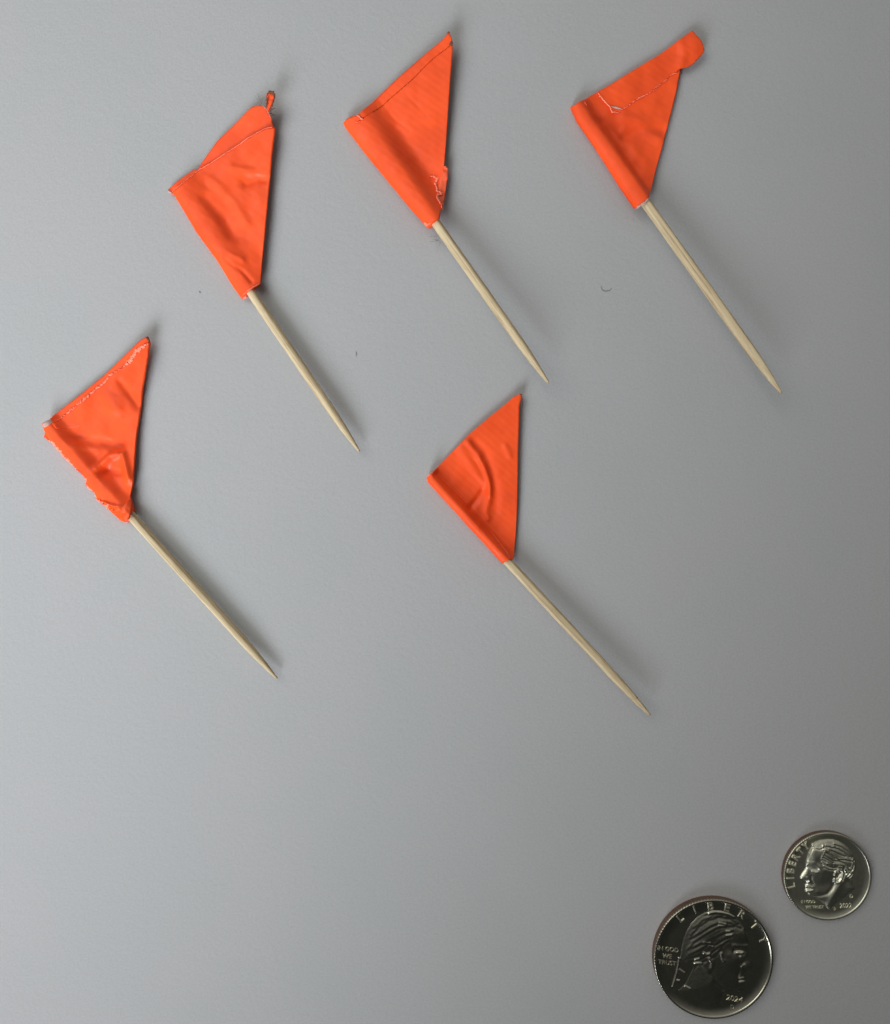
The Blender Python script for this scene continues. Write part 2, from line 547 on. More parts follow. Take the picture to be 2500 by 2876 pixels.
def fuzz(name, origin_px, z, n, length, m, parent, seed, spread=(0, 6.28), r=0.022):
    rng = random.Random(seed)
    V, Fc = [], []
    for i in range(n):
        x, y = W(origin_px[0] + rng.uniform(-7, 7), origin_px[1] + rng.uniform(-7, 7), z)
        a = rng.uniform(*spread); pts = []
        L = length * rng.uniform(0.4, 1)
        for k in range(5):
            pts.append((x, y, max(0.05, z + rng.uniform(-0.2, 0.2))))
            a += rng.uniform(-0.8, 0.8)
            x += math.cos(a) * L / 5; y += math.sin(a) * L / 5
        v, f = fibre("", pts, r, m)
        o = len(V); V += v; Fc += [tuple(i_ + o for i_ in ff) for ff in f]
    return mesh_obj(name, V, Fc, m, parent)

GROUP = "orange tape flags wrapped on toothpicks"
def stick_axis(A_px, tip_px, zA, zT):
    a = W(*A_px, zA); t = W(*tip_px, zT)
    return (a[0], a[1], zA), (t[0], t[1], zT)

def extend(p0, p1, back):
    d = Vector(p1) - Vector(p0)
    q = Vector(p0) - d.normalized() * back
    return tuple(q)

def mmr(ox, oy, s, pts):
    return px2mm(reg(ox, oy, s, pts))

# ---- flag 1 : far left, serrated fringe under the top edge
def flag_left():
    R_ = lambda pts: reg(90, 910, 400 / 1375, pts)
    Rm = lambda pts: px2mm(R_(pts))
    e, t = stick_axis((373, 1458), (778, 1906), 1.9, 1.5)
    p0 = extend(e, t, 23.0)
    p0 = (p0[0], p0[1], 1.4)
    base = thing("toothpick_flag", "orange tape flag with a toothed seam under its top edge, leftmost of the five",
                 "toothpick flag", W(320, 1400), GROUP)
    sheet = lambda a, d: 0.95 + 0.03 * d + 0.55 * np.exp(-((a - 18) / 6) ** 2)
    fl = Flag(p0, t, 1.25, sheet, [
        (Rm([(640, 1390), (760, 1270), (880, 1250), (920, 1400), (950, 1500)]), 0.75, 0.75),
        (Rm([(560, 1480), (700, 1330), (830, 1240)]), 0.6, 0.35),
        (Rm([(840, 1440), (740, 1420), (640, 1520)]), 0.8, -0.55),
        (Rm([(850, 560), (960, 700), (1030, 800)]), 0.8, -0.45),
        (Rm([(700, 680), (820, 830)]), 1.3, 0.35),
        (Rm([(330, 1100), (600, 1120), (850, 1180)]), 1.0, -0.5),
        (Rm([(430, 1180), (620, 1220)]), 0.8, 0.30),
        (Rm([(560, 1640), (700, 1600), (800, 1640)]), 0.7, 0.3),
    ], 11, edge=R_([(95, 985), (200, 1165), (290, 1290), (400, 1400), (500, 1520), (600, 1640), (700, 1775), (850, 1905)]), skirt=2.6, crump=0.45, tipz=(*W(390, 955, 2), 0.9, 6))
    top = R_([(100, 960), (180, 910), (300, 810), (500, 655), (700, 490), (900, 300), (1050, 150), (1115, 120)])
    left = R_([(100, 960), (122, 1050), (117, 1090), (160, 1125), (200, 1140), (235, 1190), (265, 1215), (290, 1260),
               (345, 1315), (400, 1365), (440, 1420), (475, 1440), (505, 1480), (530, 1500), (518, 1545), (560, 1590), (600, 1620),
               (628, 1690), (700, 1755), (780, 1830), (850, 1895)])
    right = R_([(1115, 120), (1135, 180), (1110, 350), (1065, 620), (1040, 850), (1000, 1100), (980, 1400), (965, 1560),
                (945, 1660), (962, 1720), (957, 1800), (945, 1845)])
    bottom = R_([(850, 1895), (890, 1915), (925, 1892), (945, 1845)])
    m = tape_mat(-0.9, 1)
    flag = tape_body("flag", fl, top, bottom, left, right, m, base, thick=0.65)
    build_stick(base, tuple(p0), t, 0.92, 1)
    fringe = R_([(190, 955), (250, 922), (300, 887), (360, 837), (420, 792), (490, 737), (570, 667), (640, 607), (700, 560),
                 (750, 492), (830, 442), (890, 397), (950, 332), (1000, 262), (1050, 217), (1132, 178)])
    lower = R_([(1110, 350), (1065, 620), (1045, 800), (800, 900), (400, 1000), (230, 1010)])
    poly_layer("front_layer", fl, fringe + lower, m, flag, 0.10, 0.14,
               zadd=lambda X, Y: -0.13 * np.clip((dist_poly(X, Y, px2mm(fringe))) / 4.5, 0, 1))
    ribbon("torn_edge", fl, R_([(200, 948)] + [((x - 200) if 0 else x, y + 4) for x, y in
           [(250, 925), (300, 890), (360, 840), (420, 795), (490, 740), (570, 670), (640, 610), (700, 563), (750, 495),
            (830, 445), (890, 400)]]), 0.22, M_edge, flag, 0.16, jag=0.30, side=1, seed=4, wob=0.22, gaps=0.22, step=0.20)
    ribbon("torn_edge", fl, R_([(870, 415), (890, 397), (950, 335), (1000, 265), (1050, 222), (1128, 185)]), 0.42, M_edge,
           flag, 0.16, jag=0.6, side=-1, seed=8, wob=0.35, gaps=0.1)
    ribbon("torn_edge", fl, left[2:12], 0.22, M_edge, flag, 0.0, jag=0.22, side=0, seed=5, wob=0.25, gaps=0.25)
    ribbon("torn_edge", fl, left[11:19], 0.24, M_edge, flag, -0.1, jag=0.3, side=0, seed=6, wob=0.35, gaps=0.15)
    poly_layer("clear_corner", fl, R_([(104, 960), (180, 915), (205, 950), (150, 985), (115, 1000)]), M_white, flag, 0.05, 0.1)
    # the glossy gathered collar round the stick
    mc = tape_mat(0.4, 7, "glossy_orange_tape", (0.92, 0.095, 0.018), 0.22, 0.0)
    collar = R_([(640, 1700), (700, 1715), (760, 1742), (820, 1755), (880, 1750), (920, 1715), (945, 1665), (962, 1720),
                 (957, 1800), (945, 1845), (925, 1890), (888, 1912), (850, 1893), (780, 1828), (700, 1755)])
    poly_layer("collar", fl, collar, mc, flag, 0.22, 0.5,
               zadd=lambda X, Y: 0.30 * vnoise(X, Y, 0.8, 77) + 0.15 * vnoise(X, Y, 0.4, 78))
    ribbon("torn_edge", fl, R_([(625, 1690), (670, 1720), (740, 1770), (790, 1800)]), 0.3, M_edge, flag, 0.3, jag=0.35, side=0, seed=9, wob=0.4, gaps=0.2)
    poly_layer("grubby_tip", fl, R_([(1095, 128), (1117, 118), (1138, 165), (1125, 172), (1108, 150)]), M_dirt, flag, 0.1, 0.2)
flag_left()

# ---- flag 2 : upper left, broad front layer over a back layer, twisted tip
def flag_twisted():
    s = 400 / 1309
    R_ = lambda pts: reg(440, 230, s, pts)
    Rm = lambda pts: px2mm(R_(pts))
    e, t = stick_axis((706, 822), (1010, 1269), 1.9, 2.0)
    p0 = extend(e, t, 23.5)
    p0 = (p0[0], p0[1], 1.4)
    base = thing("toothpick_flag", "orange tape flag with a broad front layer and a small twisted dirty tip",
                 "toothpick flag", W(650, 760), GROUP)
    sheet = lambda a, d: 1.25 + 0.05 * d + 0.4 * np.exp(-((a - 18) / 6) ** 2)
    fl = Flag(p0, t, 1.25, sheet, [
        (Rm([(820, 930), (920, 880), (1010, 890)]), 1.0, -0.55),
        (Rm([(700, 800), (840, 830), (1010, 860)]), 0.8, 0.35),
        (Rm([(500, 900), (700, 1100), (830, 1300)]), 1.0, 0.35),
        (Rm([(450, 1080), (620, 1260), (700, 1420)]), 1.2, -0.45),
        (Rm([(640, 1640), (720, 1710), (800, 1760), (880, 1850)]), 0.45, -0.5),
        (Rm([(600, 1560), (800, 1650)]), 0.6, 0.25),
    ], 23, edge=R_([(145, 1015), (215, 1130), (370, 1390), (560, 1650), (700, 1880), (775, 1985)]), skirt=6.5, crump=0.35, tipz=(*W(765, 270, 2), 1.3, 7))
    top = R_([(145, 1015), (290, 890), (380, 815), (600, 680), (850, 510), (1000, 430), (1085, 415)])
    left = R_([(145, 1015), (215, 1130), (370, 1390), (560, 1650), (700, 1880), (775, 1985)])
    right = R_([(1085, 415), (1087, 440), (1062, 640), (1040, 900), (1022, 1080), (992, 1400), (968, 1650), (952, 1850)])
    bottom = R_([(775, 1985), (805, 1950), (900, 1872), (952, 1850)])
    m = tape_mat(-1.0, 2)
    flag = tape_body("flag", fl, top, bottom, left, right, m, base, thick=0.35)
    build_stick(base, tuple(p0), t, 0.93, 2)
    back = R_([(100, 992), (200, 905), (330, 812), (385, 795), (402, 765), (425, 725), (560, 540), (720, 385), (850, 252),
               (885, 222), (960, 214), (1000, 243), (1040, 305), (1062, 365), (1075, 430), (1020, 600), (800, 760), (420, 960), (180, 1040), (125, 1025)])
    tz = fl.tipz
    back_z = lambda X, Y: (1.15 + 0.035 * np.maximum(fl.local(X, Y)[1], 0) + 0.12 * vnoise(X, Y, 3.1, 91)
                           + 0.6 * tz[2] * np.exp(-(np.hypot(X - tz[0], Y - tz[1]) / tz[3]) ** 2))
    poly_layer("back_layer", fl, back, m, flag, -0.2, 0.25, zfun=back_z)
    ribbon("cut_edge", fl, R_([(145, 1012), (210, 955), (290, 888), (380, 813), (600, 678), (850, 508), (1000, 428), (1060, 415)]),
           0.13, M_edge, flag, 0.02, seed=3, wob=0.05)
    ribbon("cut_edge", fl, R_([(790, 1962), (830, 1925), (900, 1875), (945, 1852)]), 0.14, M_edge, flag, 0.02, seed=2)
    ribbon("cut_edge", fl, R_([(965, 217), (1000, 243), (1040, 303), (1060, 358)]), 0.14, M_edge, flag, -0.6, seed=7)
    ribbon("torn_edge", fl, R_([(98, 992), (118, 1010), (142, 1022)]), 0.32, M_white, flag, -0.3, jag=0.2, seed=12)
    poly_layer("inner_layer", fl, R_([(785, 1965), (818, 1940), (828, 1985), (800, 1997), (778, 1988)]), M_edge, flag, -0.9, 0.3)
    # twisted end
    tip = R_([(1008, 250), (1018, 190), (1008, 120), (1045, 90), (1083, 108), (1078, 165), (1060, 215), (1028, 262)])
    tw = poly_layer("twisted_tip", fl, tip, m, flag, -0.3, 0.45, zadd=lambda X, Y: 0.8 * vnoise(X, Y, 0.9, 5))
    for nm, li, wd in (("grubby_edge", [(1010, 130), (1030, 98), (1060, 92), (1085, 115), (1078, 165)], 0.42),
                       ("grubby_edge", [(1004, 245), (1016, 190), (1010, 130)], 0.20),
                       ("grubby_edge", [(1030, 262), (1062, 212), (1076, 160)], 0.2)):
        ribbon(nm, fl, R_(li), wd, M_dirt, tw, 0.05, jag=0.15, seed=13, wob=0.2)
    fuzz("lint", R_([(970, 190)])[0], 2.4, 12, 3.2, M_lint, tw, 3)
    fuzz("lint", R_([(1062, 300)])[0], 1.6, 10, 2.6, M_lint, tw, 4)
    fuzz("lint", R_([(1040, 270)])[0], 1.6, 8, 1.6, M_dirt, tw, 6, r=0.06)
flag_twisted()

# ---- flag 3 : top middle, dark seam along the top edge, frayed lower right
def flag_seamed():
    s = 400 / 1309
    R_ = lambda pts: reg(940, 60, s, pts)
    Rm = lambda pts: px2mm(R_(pts))
    e, t = stick_axis((1222, 627), (1541, 1076), 2.1, 5.6)
    p0 = extend(e, t, 23.5)
    p0 = (p0[0], p0[1], 1.4)
    base = thing("toothpick_flag", "orange tape flag with a dark seam along its top and frayed lower right edge",
                 "toothpick flag", W(1190, 560), GROUP)
    sheet = lambda a, d: 0.8 + 0.10 * d + 0.4 * np.exp(-((a - 20) / 5) ** 2)
    fl = Flag(p0, t, 1.4, sheet, [
        (Rm([(430, 760), (560, 900), (690, 1000)]), 0.25, -0.08),
        (Rm([(640, 650), (760, 790), (850, 880)]), 0.25, -0.07),
        (Rm([(560, 980), (760, 1300), (900, 1500)]), 1.6, -0.35),
    ], 37, edge=R_([(78, 940), (140, 1030), (300, 1240), (500, 1480), (700, 1720), (820, 1850), (860, 1900)]), skirt=5.2, crump=0.18)
    top = R_([(78, 940), (100, 905), (150, 875), (210, 860), (350, 740), (580, 520), (820, 310), (1000, 160), (1035, 112), (1048, 100)])
    left = R_([(78, 940), (95, 970), (140, 1030), (300, 1240), (500, 1480), (700, 1720), (820, 1850), (850, 1885)])
    right = R_([(1048, 100), (1070, 135), (1085, 200), (1085, 260), (1065, 500), (1045, 800), (1025, 1100), (1005, 1340),
                (990, 1500), (985, 1690), (965, 1770), (955, 1815)])
    bottom = R_([(850, 1885), (880, 1862), (915, 1840), (955, 1815)])
    m = tape_mat(-0.95, 3, grid=0.9)
    flag = tape_body("flag", fl, top, bottom, left, right, m, base, thick=0.65)
    build_stick(base, tuple(p0), t, 0.94, 3)
    seam = R_([(190, 935), (270, 885), (350, 830), (500, 715), (700, 545), (900, 345), (1088, 203)])
    up = R_([(1072, 140), (1048, 103), (1035, 114), (1000, 163), (820, 313), (580, 523), (350, 743), (215, 862), (150, 878), (110, 905)])
    # strip laid along the top edge; its cut edge stands slightly proud and reads as the seam
    poly_layer("edge_strip", fl, seam + up, m, flag, 0.10, 0.14)
    ribbon("seam_line", fl, R_([(350, 832), (500, 718), (700, 548), (900, 348), (1086, 207)]), 0.065, M_dirt, flag, 0.04, seed=3, thick=0.02, gaps=0.2)
    ribbon("torn_edge", fl, R_([(203, 862), (225, 875), (240, 893), (262, 903)]), 0.16, M_edge, flag, 0.2, jag=0.12, seed=22, wob=0.15)
    ribbon("torn_edge", fl, R_([(195, 935), (230, 918)]), 0.08, M_edge, flag, 0.18, seed=23)
    flap = R_([(1000, 1335), (1020, 1326), (1042, 1350), (1045, 1400), (1028, 1500), (1012, 1620), (990, 1735), (975, 1680), (945, 1600), (955, 1500), (985, 1420)])
    ms = tape_mat(0.2, 9, "worn_orange_tape", (0.92, 0.13, 0.05), 0.45, 0.2)
    poly_layer("loose_flap", fl, flap, ms, flag, 0.12, 0.15, zadd=lambda X, Y: 0.5 * vnoise(X, Y, 0.9, 9))
    ribbon("torn_edge", fl, R_([(860, 1428), (905, 1420), (945, 1450), (925, 1480), (948, 1560), (985, 1580), (938, 1602),
                                (962, 1650), (985, 1690), (990, 1720)]), 0.26, M_edge, flag, 0.25, jag=0.2, side=0, seed=24, wob=0.22)
    ribbon("torn_edge", fl, R_([(820, 1848), (850, 1870), (880, 1855)]), 0.22, M_edge, flag, 0.0, jag=0.15, seed=25)
    poly_layer("grubby_tip", fl, R_([(1060, 190), (1078, 175), (1090, 200), (1082, 215), (1050, 215)]), M_dirt, flag, 0.22, 0.2)
    ribbon("grubby_tip", fl, R_([(1030, 112), (1046, 96), (1062, 108)]), 0.2, M_dirt, flag, 0.05, seed=26)
    fuzz("lint", (1233, 672), 1.6, 12, 3.0, M_lint, base, 31, spread=(2.2, 5.0))
flag_seamed()

# ---- flag 4 : top right, overlapping strip with a rounded tab
def flag_tabbed():
    s = 500 / 1792
    R_ = lambda pts: reg(1560, 60, s, pts)
    Rm = lambda pts: px2mm(R_(pts))
    e, t = stick_axis((1811, 574), (2195, 1105), 2.2, 6.2)
    p0 = extend(e, t, 23.0)
    p0 = (p0[0], p0[1], 1.4)
    base = thing("toothpick_flag", "orange tape flag with an overlapping strip ending in a rounded tab, at upper right",
                 "toothpick flag", W(1780, 520), GROUP)
    sheet = lambda a, d: 0.75 + 0.02 * d + 0.7 * np.exp(-((a - 22) / 5) ** 2)
    fl = Flag(p0, t, 1.3, sheet, [
        (Rm([(700, 1150), (900, 1060), (1080, 1080)]), 1.2, -0.45),
        (Rm([(700, 950), (850, 1000), (1050, 1180)]), 1.2, 0.35),
        (Rm([(300, 1000), (500, 1010), (640, 1060)]), 0.9, -0.3),
        (Rm([(500, 1050), (760, 1250), (900, 1400)]), 1.0, 0.25),
    ], 41, edge=R_([(150, 870), (210, 1000), (340, 1190), (500, 1420), (640, 1640), (800, 1870)]), skirt=3.0, crump=0.40)
    top = R_([(150, 870), (215, 825), (420, 712), (700, 548), (1000, 370), (1230, 240)])
    left = R_([(150, 870), (195, 950), (210, 1000), (340, 1190), (500, 1420), (640, 1640), (800, 1870)])
    right = R_([(1230, 240), (1250, 380), (1258, 500), (1215, 720), (1150, 980), (1080, 1250), (1010, 1500), (962, 1700), (935, 1780)])
    bottom = R_([(800, 1870), (860, 1832), (935, 1780)])
    m = tape_mat(-1.02, 4, grid=0.5)
    flag = tape_body("flag", fl, top, bottom, left, right, m, base, thick=0.65)
    build_stick(base, tuple(p0), t, 1.0, 4)
    serr = [(1240, 490), (1220, 520), (1150, 545), (1120, 590), (1040, 650), (980, 700), (900, 745), (800, 800), (740, 850), (660, 890), (640, 912), (570, 925)]
    strip = R_([(420, 708), (700, 543), (1000, 363), (1250, 193), (1372, 98), (1388, 106), (1415, 150), (1464, 212), (1482, 258), (1494, 305), (1476, 338),
                (1440, 378), (1412, 404), (1385, 432), (1340, 458), (1300, 470), (1262, 478)] + serr + [(540, 850), (470, 770)])
    ms = tape_mat(-1.02, 8, grid=1.0)
    tab_c = W(*R_([(1400, 260)])[0], 2)
    poly_layer("overlap_strip", fl, strip, ms, flag, 0.12, 0.16,
               zadd=lambda X, Y: 0.7 * np.exp(-(np.hypot(X - tab_c[0], Y - tab_c[1]) / 3.0) ** 2)
               + 0.35 * np.exp(-(dist_poly(X, Y, Rm([(1250, 200), (1290, 330), (1270, 430)])) / 0.9) ** 2))
    ribbon("torn_edge", fl, R_(serr[1:]), 0.16, M_edge, flag, 0.16, jag=0.18, side=-1, seed=42, wob=0.16, gaps=0.3)
    ribbon("torn_edge", fl, R_([(1150, 545), (1185, 525), (1222, 520)]), 0.18, M_edge, flag, 0.2, seed=43)
    ribbon("torn_edge", fl, R_([(420, 710), (470, 775), (520, 830), (545, 855), (575, 910), (640, 918)]), 0.2, M_edge, flag, 0.2, jag=0.12, seed=44, wob=0.12)
    ribbon("white_nick", fl, R_([(560, 856), (610, 866), (662, 880)]), 0.36, M_white, flag, 0.25, seed=45)
    ribbon("torn_edge", fl, R_([(290, 812), (315, 850)]), 0.1, M_edge, flag, 0.1, seed=47)
    ribbon("torn_edge", fl, R_([(810, 1885), (840, 1862), (880, 1838), (915, 1812), (938, 1780)]), 0.42, M_white, flag, -0.05, jag=0.2, seed=48, wob=0.1)
flag_tabbed()

# ---- flag 5 : lower middle, clearly separate roll and a puckered wrinkle
def flag_wrinkled():
    s = 400 / 1375
    R_ = lambda pts: reg(1170, 1070, s, pts)
    Rm = lambda pts: px2mm(R_(pts))
    e, t = stick_axis((1429, 1580), (1826, 2009), 1.9, 3.2)
    p0 = extend(e, t, 23.5)
    p0 = (p0[0], p0[1], 1.4)
    base = thing("toothpick_flag", "orange tape flag with a puckered wrinkle down its middle, nearest the coins",
                 "toothpick flag", W(1390, 1530), GROUP)
    sheet = lambda a, d: 0.65 + 0.05 * d + 0.3 * np.exp(-((a - 22) / 5) ** 2)
    fl = Flag(p0, t, 1.38, sheet, [
        (Rm([(500, 590), (580, 690), (645, 800), (695, 930), (712, 1040), (700, 1150), (670, 1260), (690, 1320)]), 0.62, 0.42),
        (Rm([(600, 740), (660, 860), (705, 990), (705, 1100)]), 0.50, 0.35),
        (Rm([(480, 600), (560, 720)]), 1.1, 0.25),
        (Rm([(560, 600), (660, 700), (730, 880), (770, 1050), (760, 1250)]), 0.9, -0.30),
        (Rm([(640, 1060), (560, 1170), (520, 1230)]), 0.6, -0.45),
        (Rm([(430, 660), (560, 850), (640, 960)]), 0.9, 0.35),
        (Rm([(860, 640), (900, 720)]), 0.6, 0.25),
    ], 53, edge=R_([(95, 935), (110, 980), (200, 1080), (350, 1240), (500, 1410), (650, 1570), (760, 1690), (825, 1765)]), skirt=2.1, crump=0.22)
    top = R_([(95, 935), (140, 890), (180, 855), (330, 700), (500, 520), (700, 350), (850, 230), (940, 150), (1010, 120)])
    left = R_([(95, 935), (110, 980), (200, 1080), (350, 1240), (500, 1410), (650, 1570), (760, 1690), (825, 1765)])
    right = R_([(1010, 120), (1012, 170), (995, 230), (990, 400), (981, 700), (978, 950), (972, 1200), (960, 1450), (946, 1600), (940, 1718)])
    bottom = R_([(825, 1765), (870, 1737), (940, 1718)])
    m = tape_mat(-0.85, 5, grid=1.0)
    flag = tape_body("flag", fl, top, bottom, left, right, m, base, thick=0.65)
    build_stick(base, tuple(p0), t, 0.94, 5, chew=0.28)
    ribbon("cut_edge", fl, R_([(175, 878), (240, 930), (300, 990), (420, 1110), (520, 1215)]), 0.06, M_edge, flag, 0.0, seed=55, thick=0.03)
    ribbon("cut_edge", fl, R_([(700, 1435), (760, 1505), (860, 1635), (910, 1708)]), 0.10, M_edge, flag, 0.02, seed=56, thick=0.04)
    ribbon("cut_edge", fl, R_([(95, 935), (125, 905), (172, 872)]), 0.16, M_edge, flag, 0.02, seed=57, jag=0.08)
    ribbon("grubby_tip", fl, R_([(1000, 122), (1010, 125), (1015, 180), (1000, 205)]), 0.24, M_dirt, flag, 0.02, seed=58, jag=0.12, gaps=0.2)
flag_wrinkled()

# ------------------------------------------------------------------ coins
def text_mesh(body, size, depth):
    cu = bpy.data.curves.new("tmp", 'FONT')
    cu.body = body; cu.size = size; cu.extrude = depth
    cu.bevel_depth = size * (0.02 if size > 1.7 else 0.006); cu.offset = 0.0 if size > 1.7 else -0.012 * size; cu.bevel_resolution = 2
    cu.align_x = 'CENTER'; cu.align_y = 'CENTER'
    cu.resolution_u = 4
    o = bpy.data.objects.new("tmp", cu)
    C.objects.link(o)
    bpy.context.view_layer.update()
    dg = bpy.context.evaluated_depsgraph_get()
    me = bpy.data.meshes.new_from_object(o.evaluated_get(dg))
    v = [tuple(x.co) for x in me.vertices]; f = [tuple(p.vertices) for p in me.polygons]
    bpy.data.objects.remove(o); bpy.data.curves.remove(cu); bpy.data.meshes.remove(me)
    return v, f

def lettering(name, items, z, depth, m, parent, cx, cy):
    """items: (text, x, y, size, rotation, stretch) in mm about the coin centre"""
    V, Fc = [], []
    for body, x, y, size, rot, sx in items:
        v, f = text_mesh(body, size, depth)
        # centre on the real bounding box
        mxx = (max(a[0] for a in v) + min(a[0] for a in v)) / 2; myy = (max(a[1] for a in v) + min(a[1] for a in v)) / 2
        c, s_ = math.cos(rot), math.sin(rot)
        o = len(V)
        for a in v:
            px, py = (a[0] - mxx) * sx, a[1] - myy
            V.append((cx + x + px * c - py * s_, cy + y + px * s_ + py * c, z + a[2]))
        Fc += [tuple(i + o for i in ff) for ff in f]
    return mesh_obj(name, V, Fc, m, parent, smooth=False)

def coin_body(parent, cx, cy, R, T, reeds, mface, medge, rim_w=0.55, rim_h=0.16, ampl=0.06):
    """disc: field, raised rim, reeded clad edge with its copper core"""
    per = 6
    n = reeds * per
    prof = [  # (radius, z, reeded)
        (R - 0.10, 0.0, 0), (R, 0.12, 1), (R, T * 0.25, 1), (R, T * 0.5, 1), (R, T * 0.75, 1), (R, T - 0.14, 1), (R - 0.05, T - 0.05, 0.3), (R - 0.16, T - 0.005, 0),
        (R - 0.30, T + 0.0, 0), (R - rim_w * 0.85, T - 0.03, 0), (R - rim_w, T - 0.10, 0), (R - rim_w - 0.10, T - rim_h, 0),
        (R * 0.80, T - rim_h - 0.0, 0), (R * 0.5, T - rim_h + 0.0, 0), (R * 0.2, T - rim_h, 0)]
    V, Fc, fm = [], [], []
    for (r, z, rd) in prof:
        for j in range(n):
            a = 2 * math.pi * j / n
            rr = r - rd * ampl * (0.5 + 0.5 * math.cos(reeds * a)) * 1.6
            V.append((cx + rr * math.cos(a), cy + rr * math.sin(a), z))
    for i in range(len(prof) - 1):
        for j in range(n):
            k = (j + 1) % n
            Fc.append((i * n + j, i * n + k, (i + 1) * n + k, (i + 1) * n + j))
            fm.append(1 if i in (0, 1, 2, 3) else 0)
    c = len(V); V.append((cx, cy, T - rim_h))
    i = len(prof) - 1
    for j in range(n):
        Fc.append((i * n + j, i * n + (j + 1) % n, c)); fm.append(0)
    c = len(V); V.append((cx, cy, 0.0))
    for j in range(n):
        Fc.append(((j + 1) % n, j, c)); fm.append(1)
    return mesh_obj("disc", V, Fc, [mface, medge], parent, fmat=fm)

def relief(name, outline, feats, cx, cy, z0, hmax, wd, res, m, parent, seed, soft=0.0):
    """struck bust: domed height field over a traced outline plus raised and sunk strokes (all mm about the coin centre)"""
    o = np.array(outline)
    xs = np.arange(o[:, 0].min() - 0.2, o[:, 0].max() + 0.2, res); ys = np.arange(o[:, 1].min() - 0.2, o[:, 1].max() + 0.2, res)
    X, Y = np.meshgrid(xs, ys, indexing='ij')
    cl = list(map(tuple, outline)) + [tuple(outline[0])]
    d = dist_poly(X, Y, cl)
    ins = inside(X, Y, list(map(tuple, outline)))
    sd = np.where(ins, d, -d)
    k = np.clip(sd / wd, 0, 1)
    h = hmax * ((1 - soft) * np.sqrt(np.clip(1 - (1 - k) ** 2, 0, 1)) + soft * np.sin(k * math.pi / 2))
    core = np.clip(sd / 0.25, 0, 1)
    for pts, w, amp in feats:
        q = dist_poly(X, Y, pts)
        h = h + amp * np.exp(-(q / w) ** 2) * core
    h = h + core * 0.012 * vnoise(X, Y, 0.35, seed)
    h = np.where(ins, np.maximum(h, 0.03 * np.clip(sd / 0.25, 0, 1)), -0.15 * np.clip(-sd / 0.15, 0, 1))
    keep = h > -0.14
    idx = -np.ones(X.shape, int)
    V, Fc = [], []
    nx, ny = X.shape
    for i in range(nx - 1):
        for j in range(ny - 1):
            if keep[i, j] and keep[i + 1, j] and keep[i, j + 1] and keep[i + 1, j + 1]:
                q = []
                for a, b_ in ((i, j), (i + 1, j), (i + 1, j + 1), (i, j + 1)):
                    if idx[a, b_] < 0:
                        idx[a, b_] = len(V)
                        V.append((cx + X[a, b_], cy + Y[a, b_], z0 + h[a, b_]))
                    q.append(int(idx[a, b_]))
                Fc.append(tuple(q))
    return mesh_obj(name, V, Fc, m, parent)

